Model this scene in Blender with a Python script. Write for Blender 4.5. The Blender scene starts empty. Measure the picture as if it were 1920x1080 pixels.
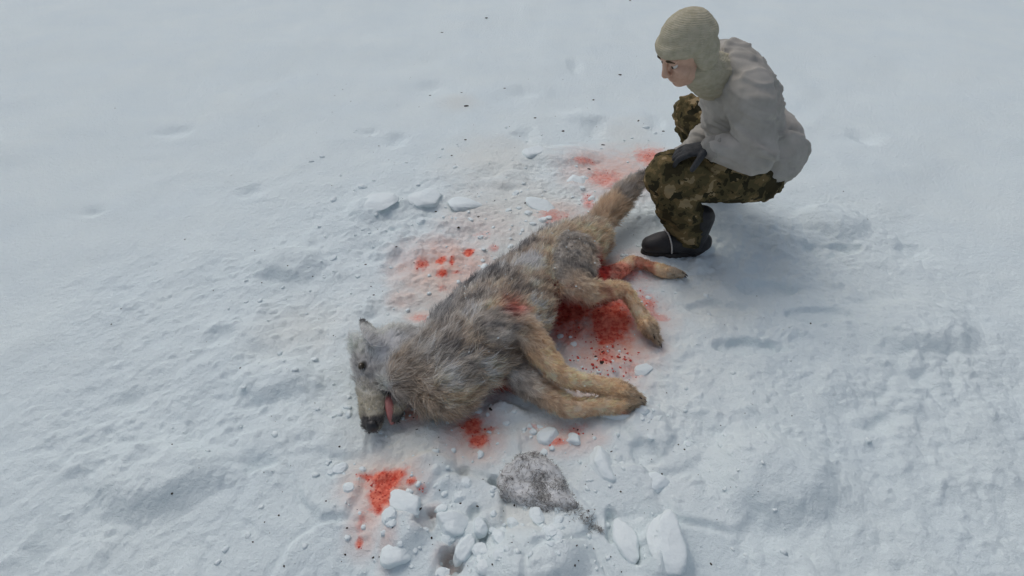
import bpy, math, random
import numpy as np
from mathutils import Vector, Matrix

scene = bpy.context.scene
col = scene.collection
R = math.radians

# ------------------------------------------------------------------ camera
CAM_H, PITCH, FPX = 1.6, R(40), 1100.0
cam_d = bpy.data.cameras.new('camera')
cam_d.sensor_width = 36.0
cam_d.lens = FPX / 1920.0 * 36.0
cam_d.clip_start, cam_d.clip_end = 0.05, 2000
cam = bpy.data.objects.new('camera', cam_d)
cam.location = (0, 0, CAM_H)
cam.rotation_euler = (R(90) - PITCH, 0, 0)
col.objects.link(cam)
scene.camera = cam

# ------------------------------------------------------------------ overcast sky, one soft sun
SUN_EL, SUN_AZ = R(58), R(-35)          # azimuth measured from +Y towards +X
world = bpy.data.worlds.new('World')
scene.world = world
world.use_nodes = True
wn, wl = world.node_tree.nodes, world.node_tree.links
wn.clear()
wo = wn.new('ShaderNodeOutputWorld')
wb = wn.new('ShaderNodeBackground')
sky = wn.new('ShaderNodeTexSky')
sky.sky_type = 'NISHITA'
sky.sun_disc = False
sky.sun_elevation = SUN_EL
sky.sun_rotation = SUN_AZ
sky.air_density, sky.dust_density, sky.ozone_density = 1.0, 4.0, 1.0
hs = wn.new('ShaderNodeHueSaturation')
hs.inputs['Saturation'].default_value = 0.62
wl.new(sky.outputs[0], hs.inputs['Color'])
wl.new(hs.outputs[0], wb.inputs[0])
wb.inputs[1].default_value = 0.115
wl.new(wb.outputs[0], wo.inputs[0])
sun_d = bpy.data.lights.new('sun', 'SUN')
sun_d.energy, sun_d.angle, sun_d.color = 0.5, R(60), (1.0, 0.98, 0.95)
sun = bpy.data.objects.new('sun', sun_d)
sv = Vector((math.sin(SUN_AZ) * math.cos(SUN_EL), math.cos(SUN_AZ) * math.cos(SUN_EL), math.sin(SUN_EL)))
sun.rotation_euler = sv.to_track_quat('Z', 'Y').to_euler()
col.objects.link(sun)
scene.view_settings.view_transform = 'Standard'
scene.view_settings.look = 'None'
scene.view_settings.exposure = -0.22
scene.view_settings.gamma = 1.0

# ------------------------------------------------------------------ helpers
rng = np.random.default_rng(7)
random.seed(7)


def G(px, py, z=0.0):
    """photo pixel -> point on the horizontal plane at height z"""
    u, v = (px - 960) / FPX, (540 - py) / FPX
    d = (u, math.cos(PITCH) + v * math.sin(PITCH), -math.sin(PITCH) + v * math.cos(PITCH))
    t = (CAM_H - z) / -d[2]
    return np.array((d[0] * t, d[1] * t, z))


def tag(o, label=None, cat=None, group=None, kind=None):
    for k, v in (('label', label), ('category', cat), ('group', group), ('kind', kind)):
        if v:
            o[k] = v
    return o


def link(name, mesh, mat=None, parent=None, smooth=True):
    o = bpy.data.objects.new(name, mesh)
    col.objects.link(o)
    if mat:
        if mesh.materials:
            mesh.materials[0] = mat
        else:
            mesh.materials.append(mat)
    if parent:
        o.parent = parent
        o.matrix_parent_inverse = Matrix.Translation(-parent.location)
    if smooth:
        mesh.polygons.foreach_set('use_smooth', np.ones(len(mesh.polygons), dtype=bool))
    return o


def empty(name, loc):
    o = bpy.data.objects.new(name, None)
    o.location = loc
    o.empty_display_size = 0.1
    col.objects.link(o)
    return o


def mesh_np(name, v, faces):
    """v (n,3); faces list of arrays (m,3) / (m,4)"""
    me = bpy.data.meshes.new(name)
    v = np.asarray(v, dtype=np.float32)
    me.vertices.add(len(v))
    me.vertices.foreach_set('co', v.ravel())
    loops = np.concatenate([np.asarray(f).ravel() for f in faces]).astype(np.int32)
    sizes = np.concatenate([np.full(len(f), np.asarray(f).shape[1]) for f in faces]).astype(np.int32)
    starts = np.concatenate([[0], np.cumsum(sizes)[:-1]]).astype(np.int32)
    me.loops.add(len(loops))
    me.loops.foreach_set('vertex_index', loops)
    me.polygons.add(len(sizes))
    me.polygons.foreach_set('loop_start', starts)
    me.polygons.foreach_set('loop_total', sizes)
    me.update(calc_edges=True)
    me.validate()
    return me


def mesh_pd(name, v, f):
    me = bpy.data.meshes.new(name)
    me.from_pydata([tuple(map(float, p)) for p in v], [], f)
    me.update()
    return me


def attr_f(me, name, arr):
    a = me.attributes.new(name, 'FLOAT', 'POINT')
    a.data.foreach_set('value', np.asarray(arr, dtype=np.float32))


def attr_c(me, name, arr):
    a = me.attributes.new(name, 'FLOAT_COLOR', 'POINT')
    arr = np.asarray(arr, dtype=np.float32)
    rgba = np.ones((len(arr), 4), dtype=np.float32)
    rgba[:, :3] = arr[:, :3]
    a.data.foreach_set('color', rgba.ravel())


def co_of(me):
    a = np.empty(len(me.vertices) * 3, dtype=np.float32)
    me.vertices.foreach_get('co', a)
    return a.reshape(-1, 3).astype(np.float64)


def no_of(me):
    a = np.empty(len(me.vertices) * 3, dtype=np.float32)
    me.vertex_normals.foreach_get('vector', a)
    return a.reshape(-1, 3).astype(np.float64)


def set_co(me, v):
    me.vertices.foreach_set('co', np.asarray(v, dtype=np.float32).ravel())
    me.update()


# ---- numpy noise
def _h(ix, iy, seed):
    ix = ix.astype(np.int64)
    iy = iy.astype(np.int64)
    n = (ix * 374761393 + iy * 668265263 + seed * 1442695041) & 0xFFFFFFFF
    n = ((n ^ (n >> 13)) * 1274126177) & 0xFFFFFFFF
    n = ((n ^ (n >> 16)) * 2246822519) & 0xFFFFFFFF
    return ((n ^ (n >> 15)) & 0xFFFFFF) / float(0xFFFFFF)


def vnoise(x, y, seed=0):
    ix, iy = np.floor(x), np.floor(y)
    fx, fy = x - ix, y - iy
    fx = fx * fx * fx * (fx * (fx * 6 - 15) + 10)
    fy = fy * fy * fy * (fy * (fy * 6 - 15) + 10)
    a, b = _h(ix, iy, seed), _h(ix + 1, iy, seed)
    c, d = _h(ix, iy + 1, seed), _h(ix + 1, iy + 1, seed)
    return (a * (1 - fx) + b * fx) * (1 - fy) + (c * (1 - fx) + d * fx) * fy * 1.0


def fbm(x, y, o=4, seed=0):
    s, a, t = 0, 1.0, 0
    for i in range(o):
        s = s + a * vnoise(x * 2 ** i + 17.3 * i, y * 2 ** i - 9.1 * i, seed + i)
        t += a
        a *= 0.5
    return s / t - 0.5


def noise3(p, f, seed=0):
    return (fbm(p[:, 0] * f + p[:, 2] * f * .71, p[:, 1] * f - p[:, 2] * f * .53, 3, seed)
            + fbm(p[:, 1] * f + p[:, 2] * f * .83, p[:, 2] * f + p[:, 0] * f * .37, 3, seed + 50))


def worley(x, y, seed=0):
    ix, iy = np.floor(x), np.floor(y)
    f1 = np.full(x.shape, 9.0)
    f2 = np.full(x.shape, 9.0)
    cid = np.zeros(x.shape)
    cx = np.zeros(x.shape)
    cy = np.zeros(x.shape)
    for dx in (-1, 0, 1):
        for dy in (-1, 0, 1):
            jx, jy = ix + dx, iy + dy
            qx = jx + .15 + .7 * _h(jx, jy, seed)
            qy = jy + .15 + .7 * _h(jx, jy, seed + 9)
            d = np.hypot(qx - x, qy - y)
            near = d < f1
            f2 = np.where(near, f1, np.minimum(f2, d))
            cid = np.where(near, _h(jx, jy, seed + 21), cid)
            cx = np.where(near, x - qx, cx)
            cy = np.where(near, y - qy, cy)
            f1 = np.where(near, d, f1)
    return f1, f2, cid, cx, cy


def sstep(a, b, x):
    t = np.clip((x - a) / (b - a), 0, 1)
    return t * t * (3 - 2 * t)


def seg_dist(p, a, b):
    ab = b - a
    t = np.clip(((p - a) @ ab) / max(ab @ ab, 1e-9), 0, 1)
    return np.linalg.norm(p - (a + t[:, None] * ab), axis=1), t


# ---- tubes and ellipsoids to be fused into one skin
def catmull(P, sub):
    P = np.asarray(P, float)
    out = []
    n = len(P)
    for i in range(n - 1):
        p0, p1, p2, p3 = P[max(i - 1, 0)], P[i], P[i + 1], P[min(i + 2, n - 1)]
        for k in range(sub):
            t = k / sub
            out.append(.5 * (2 * p1 + (p2 - p0) * t + (2 * p0 - 5 * p1 + 4 * p2 - p3) * t * t
                             + (3 * p1 - p0 - 3 * p2 + p3) * t ** 3))
    out.append(P[-1])
    return np.array(out)


def tube(st, u=(0, 0, 1), sub=4, n=18, caps=True):
    """st: (x,y,z,r_u,r_w) stations; u: direction of the first radius"""
    S = catmull([list(s) if len(s) == 5 else list(s) + [s[3]] for s in st], sub)
    C, Ru, Rw = S[:, :3], np.maximum(S[:, 3], .001), np.maximum(S[:, 4], .001)
    T = np.gradient(C, axis=0)
    T /= np.linalg.norm(T, axis=1)[:, None] + 1e-12
    u = np.asarray(u, float)
    rings = []
    ang = np.linspace(0, 2 * np.pi, n, endpoint=False)
    uprev = u

    def ring(c, t, ru, rw):
        nonlocal uprev
        uu = u - (u @ t) * t
        if np.linalg.norm(uu) < .2:
            uu = uprev - (uprev @ t) * t
        uu /= np.linalg.norm(uu)
        uprev = uu
        w = np.cross(t, uu)
        return c + np.outer(np.cos(ang) * ru, uu) + np.outer(np.sin(ang) * rw, w)
    if caps:
        for a in (80, 50, 22):
            r = min(Ru[0], Rw[0])
            rings.append(ring(C[0] - T[0] * r * math.sin(R(a)), T[0], Ru[0] * math.cos(R(a)), Rw[0] * math.cos(R(a))))
    for i in range(len(C)):
        rings.append(ring(C[i], T[i], Ru[i], Rw[i]))
    if caps:
        for a in (22, 50, 80):
            r = min(Ru[-1], Rw[-1])
            rings.append(ring(C[-1] + T[-1] * r * math.sin(R(a)), T[-1], Ru[-1] * math.cos(R(a)), Rw[-1] * math.cos(R(a))))
    V = np.concatenate(rings)
    m = len(rings)
    F = []
    for i in range(m - 1):
        for k in range(n):
            k2 = (k + 1) % n
            F.append((i * n + k, i * n + k2, (i + 1) * n + k2, (i + 1) * n + k))
    F.append(tuple(range(n - 1, -1, -1)))
    F.append(tuple(range((m - 1) * n, m * n)))
    return V, F


def ellip(c, r, rot=None, n=16, m=10):
    V = [(0, 0, 1)]
    for i in range(1, m):
        th = math.pi * i / m
        for k in range(n):
            ph = 2 * math.pi * k / n
            V.append((math.sin(th) * math.cos(ph), math.sin(th) * math.sin(ph), math.cos(th)))
    V.append((0, 0, -1))
    V = np.array(V) * np.asarray(r, float)
    if rot is not None:
        V = V @ np.asarray(rot).T
    V = V + np.asarray(c, float)
    F = []
    for k in range(n):
        F.append((0, 1 + k, 1 + (k + 1) % n))
        b = 1 + (m - 2) * n
        F.append((b + k, len(V) - 1, b + (k + 1) % n))
    for i in range(m - 2):
        for k in range(n):
            a, b = 1 + i * n + k, 1 + i * n + (k + 1) % n
            F.append((a, a + n, b + n, b))
    return V, F


def xf(part, M):
    V, F = part
    V = V @ np.array(M.to_3x3()).T + np.array(M.translation)
    return V, F


def join(parts):
    V, F, o = [], [], 0
    for v, f in parts:
        V.append(v)
        F += [tuple(i + o for i in q) for q in f]
        o += len(v)
    return np.concatenate(V), F


def fuse(name, parts, voxel=.008, smooth=6, fac=.5):
    """several overlapping closed shapes -> one continuous skin"""
    v, f = join(parts)
    me = mesh_pd(name + '_tmp', v, f)
    o = bpy.data.objects.new('tmp', me)
    col.objects.link(o)
    m = o.modifiers.new('r', 'REMESH')
    m.mode, m.voxel_size = 'VOXEL', voxel
    if smooth:
        s = o.modifiers.new('s', 'SMOOTH')
        s.factor, s.iterations = fac, smooth
    dg = bpy.context.evaluated_depsgraph_get()
    dg.update()
    out = bpy.data.meshes.new_from_object(o.evaluated_get(dg))
    out.name = name
    bpy.data.objects.remove(o)
    bpy.data.meshes.remove(me)
    return out


# ---- materials
def mat(name):
    m = bpy.data.materials.new(name)
    m.use_nodes = True
    nt = m.node_tree
    return m, nt, nt.nodes['Principled BSDF']


def nd(nt, t, **kw):
    n = nt.nodes.new(t)
    for k, v in kw.items():
        setattr(n, k, v)
    return n


def noise_node(nt, scale, detail=4, rough=.55, vec=None):
    n = nd(nt, 'ShaderNodeTexNoise')
    n.inputs['Scale'].default_value = scale
    n.inputs['Detail'].default_value = detail
    n.inputs['Roughness'].default_value = rough
    if vec:
        nt.links.new(vec, n.inputs['Vector'])
    return n


def ramp(nt, fac, stops):
    r = nd(nt, 'ShaderNodeValToRGB')
    while len(r.color_ramp.elements) < len(stops):
        r.color_ramp.elements.new(.5)
    for e, (p, c) in zip(r.color_ramp.elements, stops):
        e.position = p
        e.color = (*c, 1) if len(c) == 3 else c
    nt.links.new(fac, r.inputs[0])
    return r


def mixc(nt, fac, a, b):
    m = nd(nt, 'ShaderNodeMix', data_type='RGBA')
    for s, v in ((m.inputs[0], fac), (m.inputs[6], a), (m.inputs[7], b)):
        if hasattr(v, 'links'):
            nt.links.new(v, s)
        else:
            s.default_value = v if not isinstance(v, tuple) else (*v, 1)[:4]
    return m.outputs[2]


def math_node(nt, op, a, b=None, clamp=False):
    m = nd(nt, 'ShaderNodeMath', operation=op, use_clamp=clamp)
    for s, v in ((m.inputs[0], a), (m.inputs[1], b)):
        if v is None:
            continue
        if hasattr(v, 'links'):
            nt.links.new(v, s)
        else:
            s.default_value = v
    return m.outputs[0]


def bump(nt, bsdf, hgt, dist, strength=1.0):
    b = nd(nt, 'ShaderNodeBump')
    b.inputs['Distance'].default_value = dist
    b.inputs['Strength'].default_value = strength
    nt.links.new(hgt, b.inputs['Height'])
    nt.links.new(b.outputs[0], bsdf.inputs['Normal'])


SNOW = (.80, .845, .875)


def snow_material():
    m, nt, b = mat('snow')
    geo = nd(nt, 'ShaderNodeNewGeometry').outputs['Position']
    at = lambda n: nd(nt, 'ShaderNodeAttribute', attribute_name=n).outputs['Fac']
    big = noise_node(nt, 2.2, 4, .6, geo)
    base = ramp(nt, big.outputs['Fac'], [(.3, (.735, .835, .865)), (.7, (.775, .865, .875))]).outputs[0]
    # yellowish / pinkish washed-out stain
    n1 = noise_node(nt, 26, 5, .65, geo)
    t = math_node(nt, 'MULTIPLY', at('stain'), math_node(nt, 'ADD', math_node(nt, 'MULTIPLY', n1.outputs['Fac'], 1.3), .25), True)
    c = mixc(nt, t, base, (.82, .42, .30))
    ty = math_node(nt, 'MULTIPLY', at('tint'), .8, True)
    c = mixc(nt, ty, c, (.76, .74, .66))
    # fresh blood soaked in: broken up into grains
    n2 = noise_node(nt, 95, 5, .7, geo)
    g = math_node(nt, 'ADD', at('blood'), math_node(nt, 'MULTIPLY', math_node(nt, 'SUBTRACT', n2.outputs['Fac'], .5), .9))
    gr = ramp(nt, g, [(.15, (0, 0, 0)), (.85, (1, 1, 1))])
    has = math_node(nt, 'MULTIPLY', at('blood'), 6.0, True)
    bf = math_node(nt, 'MULTIPLY', gr.outputs[0], has)
    n3 = noise_node(nt, 60, 3, .6, geo)
    red = ramp(nt, n3.outputs['Fac'], [(.35, (.66, .08, .05)), (.65, (.94, .28, .19))]).outputs[0]
    c = mixc(nt, bf, c, red)
    nt.links.new(c, b.inputs['Base Color'])
    b.inputs['Roughness'].default_value = .85
    b.inputs['Specular IOR Level'].default_value = .15
    f1 = noise_node(nt, 60, 6, .65, geo)
    f2 = noise_node(nt, 320, 3, .6, geo)
    hh = math_node(nt, 'ADD', f1.outputs['Fac'], math_node(nt, 'MULTIPLY', f2.outputs['Fac'], .25))
    bump(nt, b, hh, .014, .7)
    return m


def simple(name, c1, c2, scale, rough=.8, bscale=None, bdist=.002, spec=.3):
    m, nt, b = mat(name)
    pos = nd(nt, 'ShaderNodeTexCoord').outputs['Object']
    n = noise_node(nt, scale, 4, .6, pos)
    c = ramp(nt, n.outputs['Fac'], [(.35, c1), (.65, c2)]).outputs[0]
    nt.links.new(c, b.inputs['Base Color'])
    b.inputs['Roughness'].default_value = rough
    b.inputs['Specular IOR Level'].default_value = spec
    if bscale:
        n2 = noise_node(nt, bscale, 4, .6, pos)
        bump(nt, b, n2.outputs['Fac'], bdist)
    return m


def attr_material(name, rough=.75, spec=.25, sheen=0):
    m, nt, b = mat(name)
    a = nd(nt, 'ShaderNodeAttribute', attribute_name='pelt')
    nt.links.new(a.outputs['Color'], b.inputs['Base Color'])
    b.inputs['Roughness'].default_value = rough
    b.inputs['Specular IOR Level'].default_value = spec
    if sheen:      # light passes through thin hairs
        tr_ = nd(nt, 'ShaderNodeBsdfTranslucent')
        nt.links.new(a.outputs['Color'], tr_.inputs['Color'])
        mx = nd(nt, 'ShaderNodeMixShader')
        mx.inputs[0].default_value = sheen
        nt.links.new(b.outputs[0], mx.inputs[1])
        nt.links.new(tr_.outputs[0], mx.inputs[2])
        nt.links.new(mx.outputs[0], nt.nodes['Material Output'].inputs[0])
    return m


M_SNOW = snow_material()
M_FUR = attr_material('wolf_fur', .7, .2, .5)
M_HIDE = attr_material('wolf_hide', .85, .2)

# ------------------------------------------------------------------ the snow field
SPINE = np.array([G(755, 690), G(850, 668), G(900, 630), G(950, 575), G(1010, 515), G(1070, 470), G(1110, 445)])
DENTS = []       # x, y, rx, ry, depth
for px, py, w, h, dep in [(810, 168, 60, 20, .05), (985, 178, 60, 22, .05), (1078, 128, 30, 24, .05), (745, 268, 45, 26, .045),
                          (985, 262, 45, 30, .05), (1115, 245, 45, 34, .05), (925, 330, 60, 30, .04), (860, 360, 45, 18, .03),
                          (690, 252, 40, 14, .03), (1230, 235, 40, 26, .035), (700, 470, 40, 26, .03), (735, 440, 30, 18, .03),
                          (735, 520, 40, 22, .025), (700, 600, 50, 18, .02), (330, 250, 70, 26, .05), (470, 360, 60, 26, .04), (180, 400, 60, 24, .05),
                          (1420, 200, 60, 24, .05), (1620, 260, 60, 30, .05), (1700, 470, 70, 34, .05), (1500, 640, 60, 34, .04), (1650, 800, 70, 44, .045),
                          (420, 640, 60, 34, .04), (250, 760, 70, 40, .045), (480, 880, 60, 40, .04)]:
    c, e, k = G(px, py), G(px + w / 2, py), G(px, py - h / 2)
    DENTS.append((c[0], c[1], abs(e[0] - c[0]), abs(k[1] - c[1]), dep))
PITS = []
# troughs and pits read from the photograph: (px, py, half width, half height, depth)
for px, py, w, h, dep in [(846, 1048, 16, 20, .09), (862, 1072, 16, 14, .08), (812, 966, 16, 6, .05), (922, 908, 12, 10, .05), (795, 985, 20, 18, .035), (885, 965, 12, 16, .03), (905, 1010, 8, 22, .03),
                          (1140, 990, 14, 40, .035), (1205, 1050, 22, 20, .03), (870, 890, 12, 10, .03), (1210, 850, 30, 24, .02)]:
    c, e, k = G(px, py), G(px + w, py), G(px, py - h)
    PITS.append((c[0], c[1], abs(e[0] - c[0]), abs(k[1] - c[1]), dep))
for k_, (px, py, an) in enumerate([(1345, 580, 0), (1440, 540, 0), (1415, 655, 0), (1530, 600, 0), (1560, 470, 0)]):
    c = G(px, py)
    PITS.append((c[0], c[1], .135, .050, .030 + .005 * (k_ % 3)))
# raised slabs / hummocks
HUMPS = []
for px, py, w, h, dep in [(1000, 1060, 95, 60, .06), (1245, 1060, 48, 75, .06), (760, 1000, 45, 60, .04), (800, 900, 60, 40, .03),
                          (950, 770, 45, 18, .03), (1220, 800, 40, 50, .03), (790, 390, 40, 16, .03), (700, 400, 45, 22, .035), (720, 480, 30, 14, .03), (1090, 225, 45, 10, .02), (950, 345, 50, 14, .02), (1060, 300, 60, 20, .03),
                          (300, 900, 120, 70, .05), (520, 720, 80, 40, .04), (1450, 900, 120, 80, .05), (1700, 620, 110, 50, .05), (1560, 420, 60, 30, .04), (540, 500, 70, 30, .04)]:
    c, e, k = G(px, py), G(px + w, py), G(px, py - h)
    HUMPS.append((c[0], c[1], abs(e[0] - c[0]), abs(k[1] - c[1]), dep))


def ground_h(x, y):
    x = np.atleast_1d(np.asarray(x, float))
    y = np.atleast_1d(np.asarray(y, float))
    wx = x + .05 * fbm(x * 7, y * 7, 3, 3)
    wy = y + .05 * fbm(x * 7 + 30, y * 7, 3, 4)
    h = .05 * fbm(x * .7, y * .7, 3, 11) + .035 * fbm(x * 2.6, y * 2.6, 3, 12)
    h = h + .4 * fbm(x * .06, y * .06, 3, 13) * sstep(8, 40, np.hypot(x, y))
    # distance to the carcass: snow is trampled round it and pressed flat under it
    P = np.stack([x, y, np.zeros_like(x)], 1)
    ds = np.full(x.shape, 99.0)
    for a, b in zip(SPINE[:-1], SPINE[1:]):
        d, _ = seg_dist(P, a, b)
        ds = np.minimum(ds, d)
    flat = sstep(.08, .34, ds)
    tr = 1 - sstep(.75, 1.75, np.hypot((x - .15) * .62, y - 1.55) + .5 * fbm(x * 1.3, y * 1.3, 2, 6))
    near = 1 - sstep(.98, 1.28, y + .12 * fbm(x * 3, y * 3, 2, 5))
    near = near * (1 - sstep(.55, .95, np.abs(x + .1)))
    # broken crust plates in the foreground
    f1, f2, cid, cx, cy = worley(wx / .21, wy / .21, 31)
    e = sstep(.0, .20, f2 - f1)
    tilt = (cid - .5) * cx + (np.modf(cid * 37.7)[0] - .5) * cy
    h = h + near * (.022 * (cid - .35) * e + .040 * tilt * e - .006 * (1 - e))
    # trodden lumps: soft swells, then a thin scatter of crumbs
    patch = sstep(-.12, .22, fbm(x * 2.3, y * 2.3, 3, 8))
    f1, f2, cid, cx, cy = worley(wx / .10 + 7, wy / .10, 77)
    e = sstep(.0, .6, f2 - f1)
    h = h + tr * flat * patch * .016 * sstep(.35, .9, cid) * e * (1 - .8 * near)
    f1, f2, cid, cx, cy = worley(wx / .035 + 3, wy / .035, 55)
    h = h + tr * flat * .007 * sstep(.72, .95, cid + .5 * fbm(x * 5, y * 5, 2, 18)) * sstep(0, .6, f2 - f1)
    rg = np.abs(fbm(x * 9, y * 9, 4, 23))
    h = h + tr * (.042 * fbm(x * 8, y * 8, 5, 21) - .030 * np.clip(.06 - rg, 0, 1) * patch * 6 * .35 + .017 * fbm(x * 34, y * 34, 4, 22) * (.25 + .75 * patch)) * (.35 + .65 * flat) * (1 - .6 * near)
    for (a, b, rx, ry, dep) in DENTS:
        q = np.hypot((wx - a) / rx, (wy - b) / ry)
        h = h - dep * .55 * (1 - sstep(.0, 1.35, q + .5 * fbm(x * 16, y * 16, 3, 44)))
    for (a, b, rx, ry, dep) in PITS:
        q = np.hypot((wx - a) / rx, (wy - b) / ry) + .35 * fbm(x * 22, y * 22, 2, 46)
        h = np.minimum(h, h - dep * .8 * (1 - sstep(.7, 1.1, q)))
    for (a, b, rx, ry, dep) in HUMPS:
        q = np.hypot((wx - a) / rx, (wy - b) / ry)
        h = h + dep * (1 - sstep(.5, 1.2, q))
    return h * (.25 + .75 * flat) + .012 * flat


def gz(x, y):
    return float(ground_h([x], [y])[0])


def axis(lo, hi, step, far, grow=1.06):
    core = np.arange(lo, hi, step)
    out, s, p = [], step, hi
    while p < far:
        out.append(p)
        s *= grow
        p += s
    right = np.array(out + [far])
    out, s, p = [], step, lo - step
    while p > -far:
        out.append(p)
        s *= grow
        p -= s
    return np.concatenate([np.array(out + [-far])[::-1], core, right])


gx = axis(-1.75, 1.85, .0062, 420)
gy = axis(.5, 3.2, .0062, 420)
X, Y = np.meshgrid(gx, gy)
x, y = X.ravel(), Y.ravel()
hz = ground_h(x, y)
# keep the far field gentle
nx, ny = len(gx), len(gy)
idx = np.arange(nx * ny).reshape(ny, nx)
quads = np.stack([idx[:-1, :-1], idx[:-1, 1:], idx[1:, 1:], idx[1:, :-1]], -1).reshape(-1, 4)
me = mesh_np('snow_ground', np.stack([x, y, hz], 1), [quads])

# stains: (px, py, half width px, half height px, strength, kind)
STAINS = [(722, 905, 42, 22, 1.0, 'b'), (716, 930, 26, 30, .95, 'b'), (712, 958, 10, 16, .7, 'b'), (690, 896, 24, 8, .7, 'b'), (772, 915, 11, 7, .75, 'b'), (792, 925, 12, 8, .4, 'b'),
          (674, 1022, 8, 10, .7, 'b'), (678, 985, 10, 22, .35, 'b'),
          (886, 800, 20, 24, 1.0, 'b'), (896, 825, 20, 16, .95, 'b'), (920, 803, 16, 8, .45, 'b'), (868, 800, 14, 14, .4, 'b'),
          (880, 479, 11, 8, 1.0, 'b'), (828, 493, 11, 8, .95, 'b'), (848, 499, 6, 9, .8, 'b'), (829, 520, 12, 9, 1.0, 'b'), (791, 502, 15, 12, .7, 'b'), (857, 517, 14, 5, .5, 'b'), (830, 546, 14, 8, .35, 'b'), (925, 470, 12, 8, .4, 'b'), (907, 445, 20, 8, .25, 'b'),
          (1140, 598, 46, 44, .95, 'b'), (1136, 632, 22, 20, 1.1, 'b'), (1070, 580, 50, 30, 1.1, 'b'), (1070, 620, 50, 30, .5, 'b'), (1132, 668, 20, 20, .45, 'b'), (1180, 580, 26, 26, .6, 'b'), (1215, 572, 22, 30, .5, 'b'), (1240, 600, 22, 10, .35, 'b'),
          (1130, 340, 38, 18, .45, 'b'), (1220, 302, 34, 20, .5, 'b'), (1102, 384, 15, 18, .5, 'b'), (1095, 312, 26, 5, .45, 'b'), (1035, 412, 38, 14, .42, 'b'), (1245, 330, 34, 24, .4, 'b'),
          (1040, 828, 26, 8, .55, 'b'), (1080, 805, 26, 16, .4, 'b'), (1000, 800, 12, 8, .35, 'b'), (1160, 775, 30, 8, .4, 'b'), (1196, 772, 14, 10, .35, 'b'),
          (918, 724, 26, 12, 1.0, 'b'), (845, 785, 14, 10, .55, 'b'), (770, 785, 28, 18, .3, 'b'), (790, 600, 22, 10, .35, 'b'),
          (1110, 520, 50, 26, .8, 'b'), (1170, 520, 40, 16, .45, 'b'), (1190, 690, 30, 16, .22, 'b'),
          (722, 915, 80, 60, .75, 's'), (885, 815, 60, 52, .85, 's'), (835, 510, 100, 62, .75, 's'), (760, 566, 38, 22, .55, 's'), (790, 598, 34, 16, .6, 's'), (770, 785, 40, 24, .7, 's'),
          (1130, 620, 105, 80, .95, 's'), (1210, 590, 60, 50, .45, 's'), (1060, 820, 80, 34, .55, 's'), (1150, 330, 100, 44, .6, 's'), (1225, 310, 50, 30, .6, 's'), (980, 560, 300, 230, .09, 's'), (900, 430, 90, 40, .3, 's'), (1050, 405, 60, 25, .4, 's'),
          (690, 970, 40, 70, .5, 's'), (840, 1050, 30, 40, .35, 's'), (1100, 720, 90, 50, .4, 's'), (1180, 510, 60, 40, .5, 's'), (920, 730, 50, 30, .5, 's'), (730, 1020, 20, 60, .35, 's'), (815, 960, 24, 16, .3, 's'), (790, 985, 24, 24, .25, 's'),
          (960, 390, 120, 60, .6, 't'), (930, 310, 100, 50, .5, 't'), (760, 850, 90, 50, .6, 't'), (820, 560, 100, 60, .5, 't'), (1000, 460, 120, 60, .5, 't'), (870, 860, 60, 40, .4, 't'), (700, 880, 60, 50, .5, 't'),
          (1180, 260, 60, 40, .4, 't'), (860, 200, 40, 16, .4, 't'), (1000, 800, 90, 40, .3, 't'), (980, 960, 70, 40, .5, 't'), (560, 620, 90, 60, .35, 't'), (1330, 560, 90, 60, .35, 't')]
near = (np.abs(x) < 2.5) & (y > .3) & (y < 5)
xi, yi = x[near], y[near]
wob = .5 * fbm(xi * 14, yi * 14, 4, 61)
wob2 = .9 * fbm(xi * 45, yi * 45, 4, 62)
acc = {'b': np.zeros(len(xi)), 's': np.zeros(len(xi)), 't': np.zeros(len(xi))}
for (px, py, w, h, s, k) in STAINS:
    c, e, u2 = G(px, py), G(px + w, py), G(px, py - h)
    q = np.hypot((xi - c[0]) / abs(e[0] - c[0]), (yi - c[1]) / abs(u2[1] - c[1]))
    if k == 'b':
        s = s * 1.2
        v = s * (1 - sstep(.15, 1.45, q + 1.0 * wob + .85 * wob2))
    else:
        v = s * (1 - sstep(.1, 1.5, q + .8 * wob + .15 * wob2))
    acc[k] = np.maximum(acc[k], v)
for k, name in (('b', 'blood'), ('s', 'stain'), ('t', 'tint')):
    full = np.zeros(len(x))
    full[near] = acc[k]
    attr_f(me, name, full)
snow = link('snow_ground', me, M_SNOW)
tag(snow, 'trampled white snow field with red blood stains', kind='structure')


# ------------------------------------------------------------------ fur
def tri_arrays(me):
    me.calc_loop_triangles()
    t = np.empty(len(me.loop_triangles) * 3, dtype=np.int32)
    me.loop_triangles.foreach_get('vertices', t)
    return t.reshape(-1, 3)


def sample(me, n, keep=None):
    v, t, nn = co_of(me), tri_arrays(me), no_of(me)
    a, b, c = v[t[:, 0]], v[t[:, 1]], v[t[:, 2]]
    ar = np.linalg.norm(np.cross(b - a, c - a), axis=1)
    i = rng.choice(len(t), n, p=ar / ar.sum())
    r1, r2 = np.sqrt(rng.random(n)), rng.random(n)
    w = np.stack([1 - r1, r1 * (1 - r2), r1 * r2], 1)
    P = a[i] * w[:, :1] + b[i] * w[:, 1:2] + c[i] * w[:, 2:]
    N = nn[t[i, 0]] * w[:, :1] + nn[t[i, 1]] * w[:, 1:2] + nn[t[i, 2]] * w[:, 2:]
    N /= np.linalg.norm(N, axis=1)[:, None] + 1e-9
    return P, N


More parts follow.
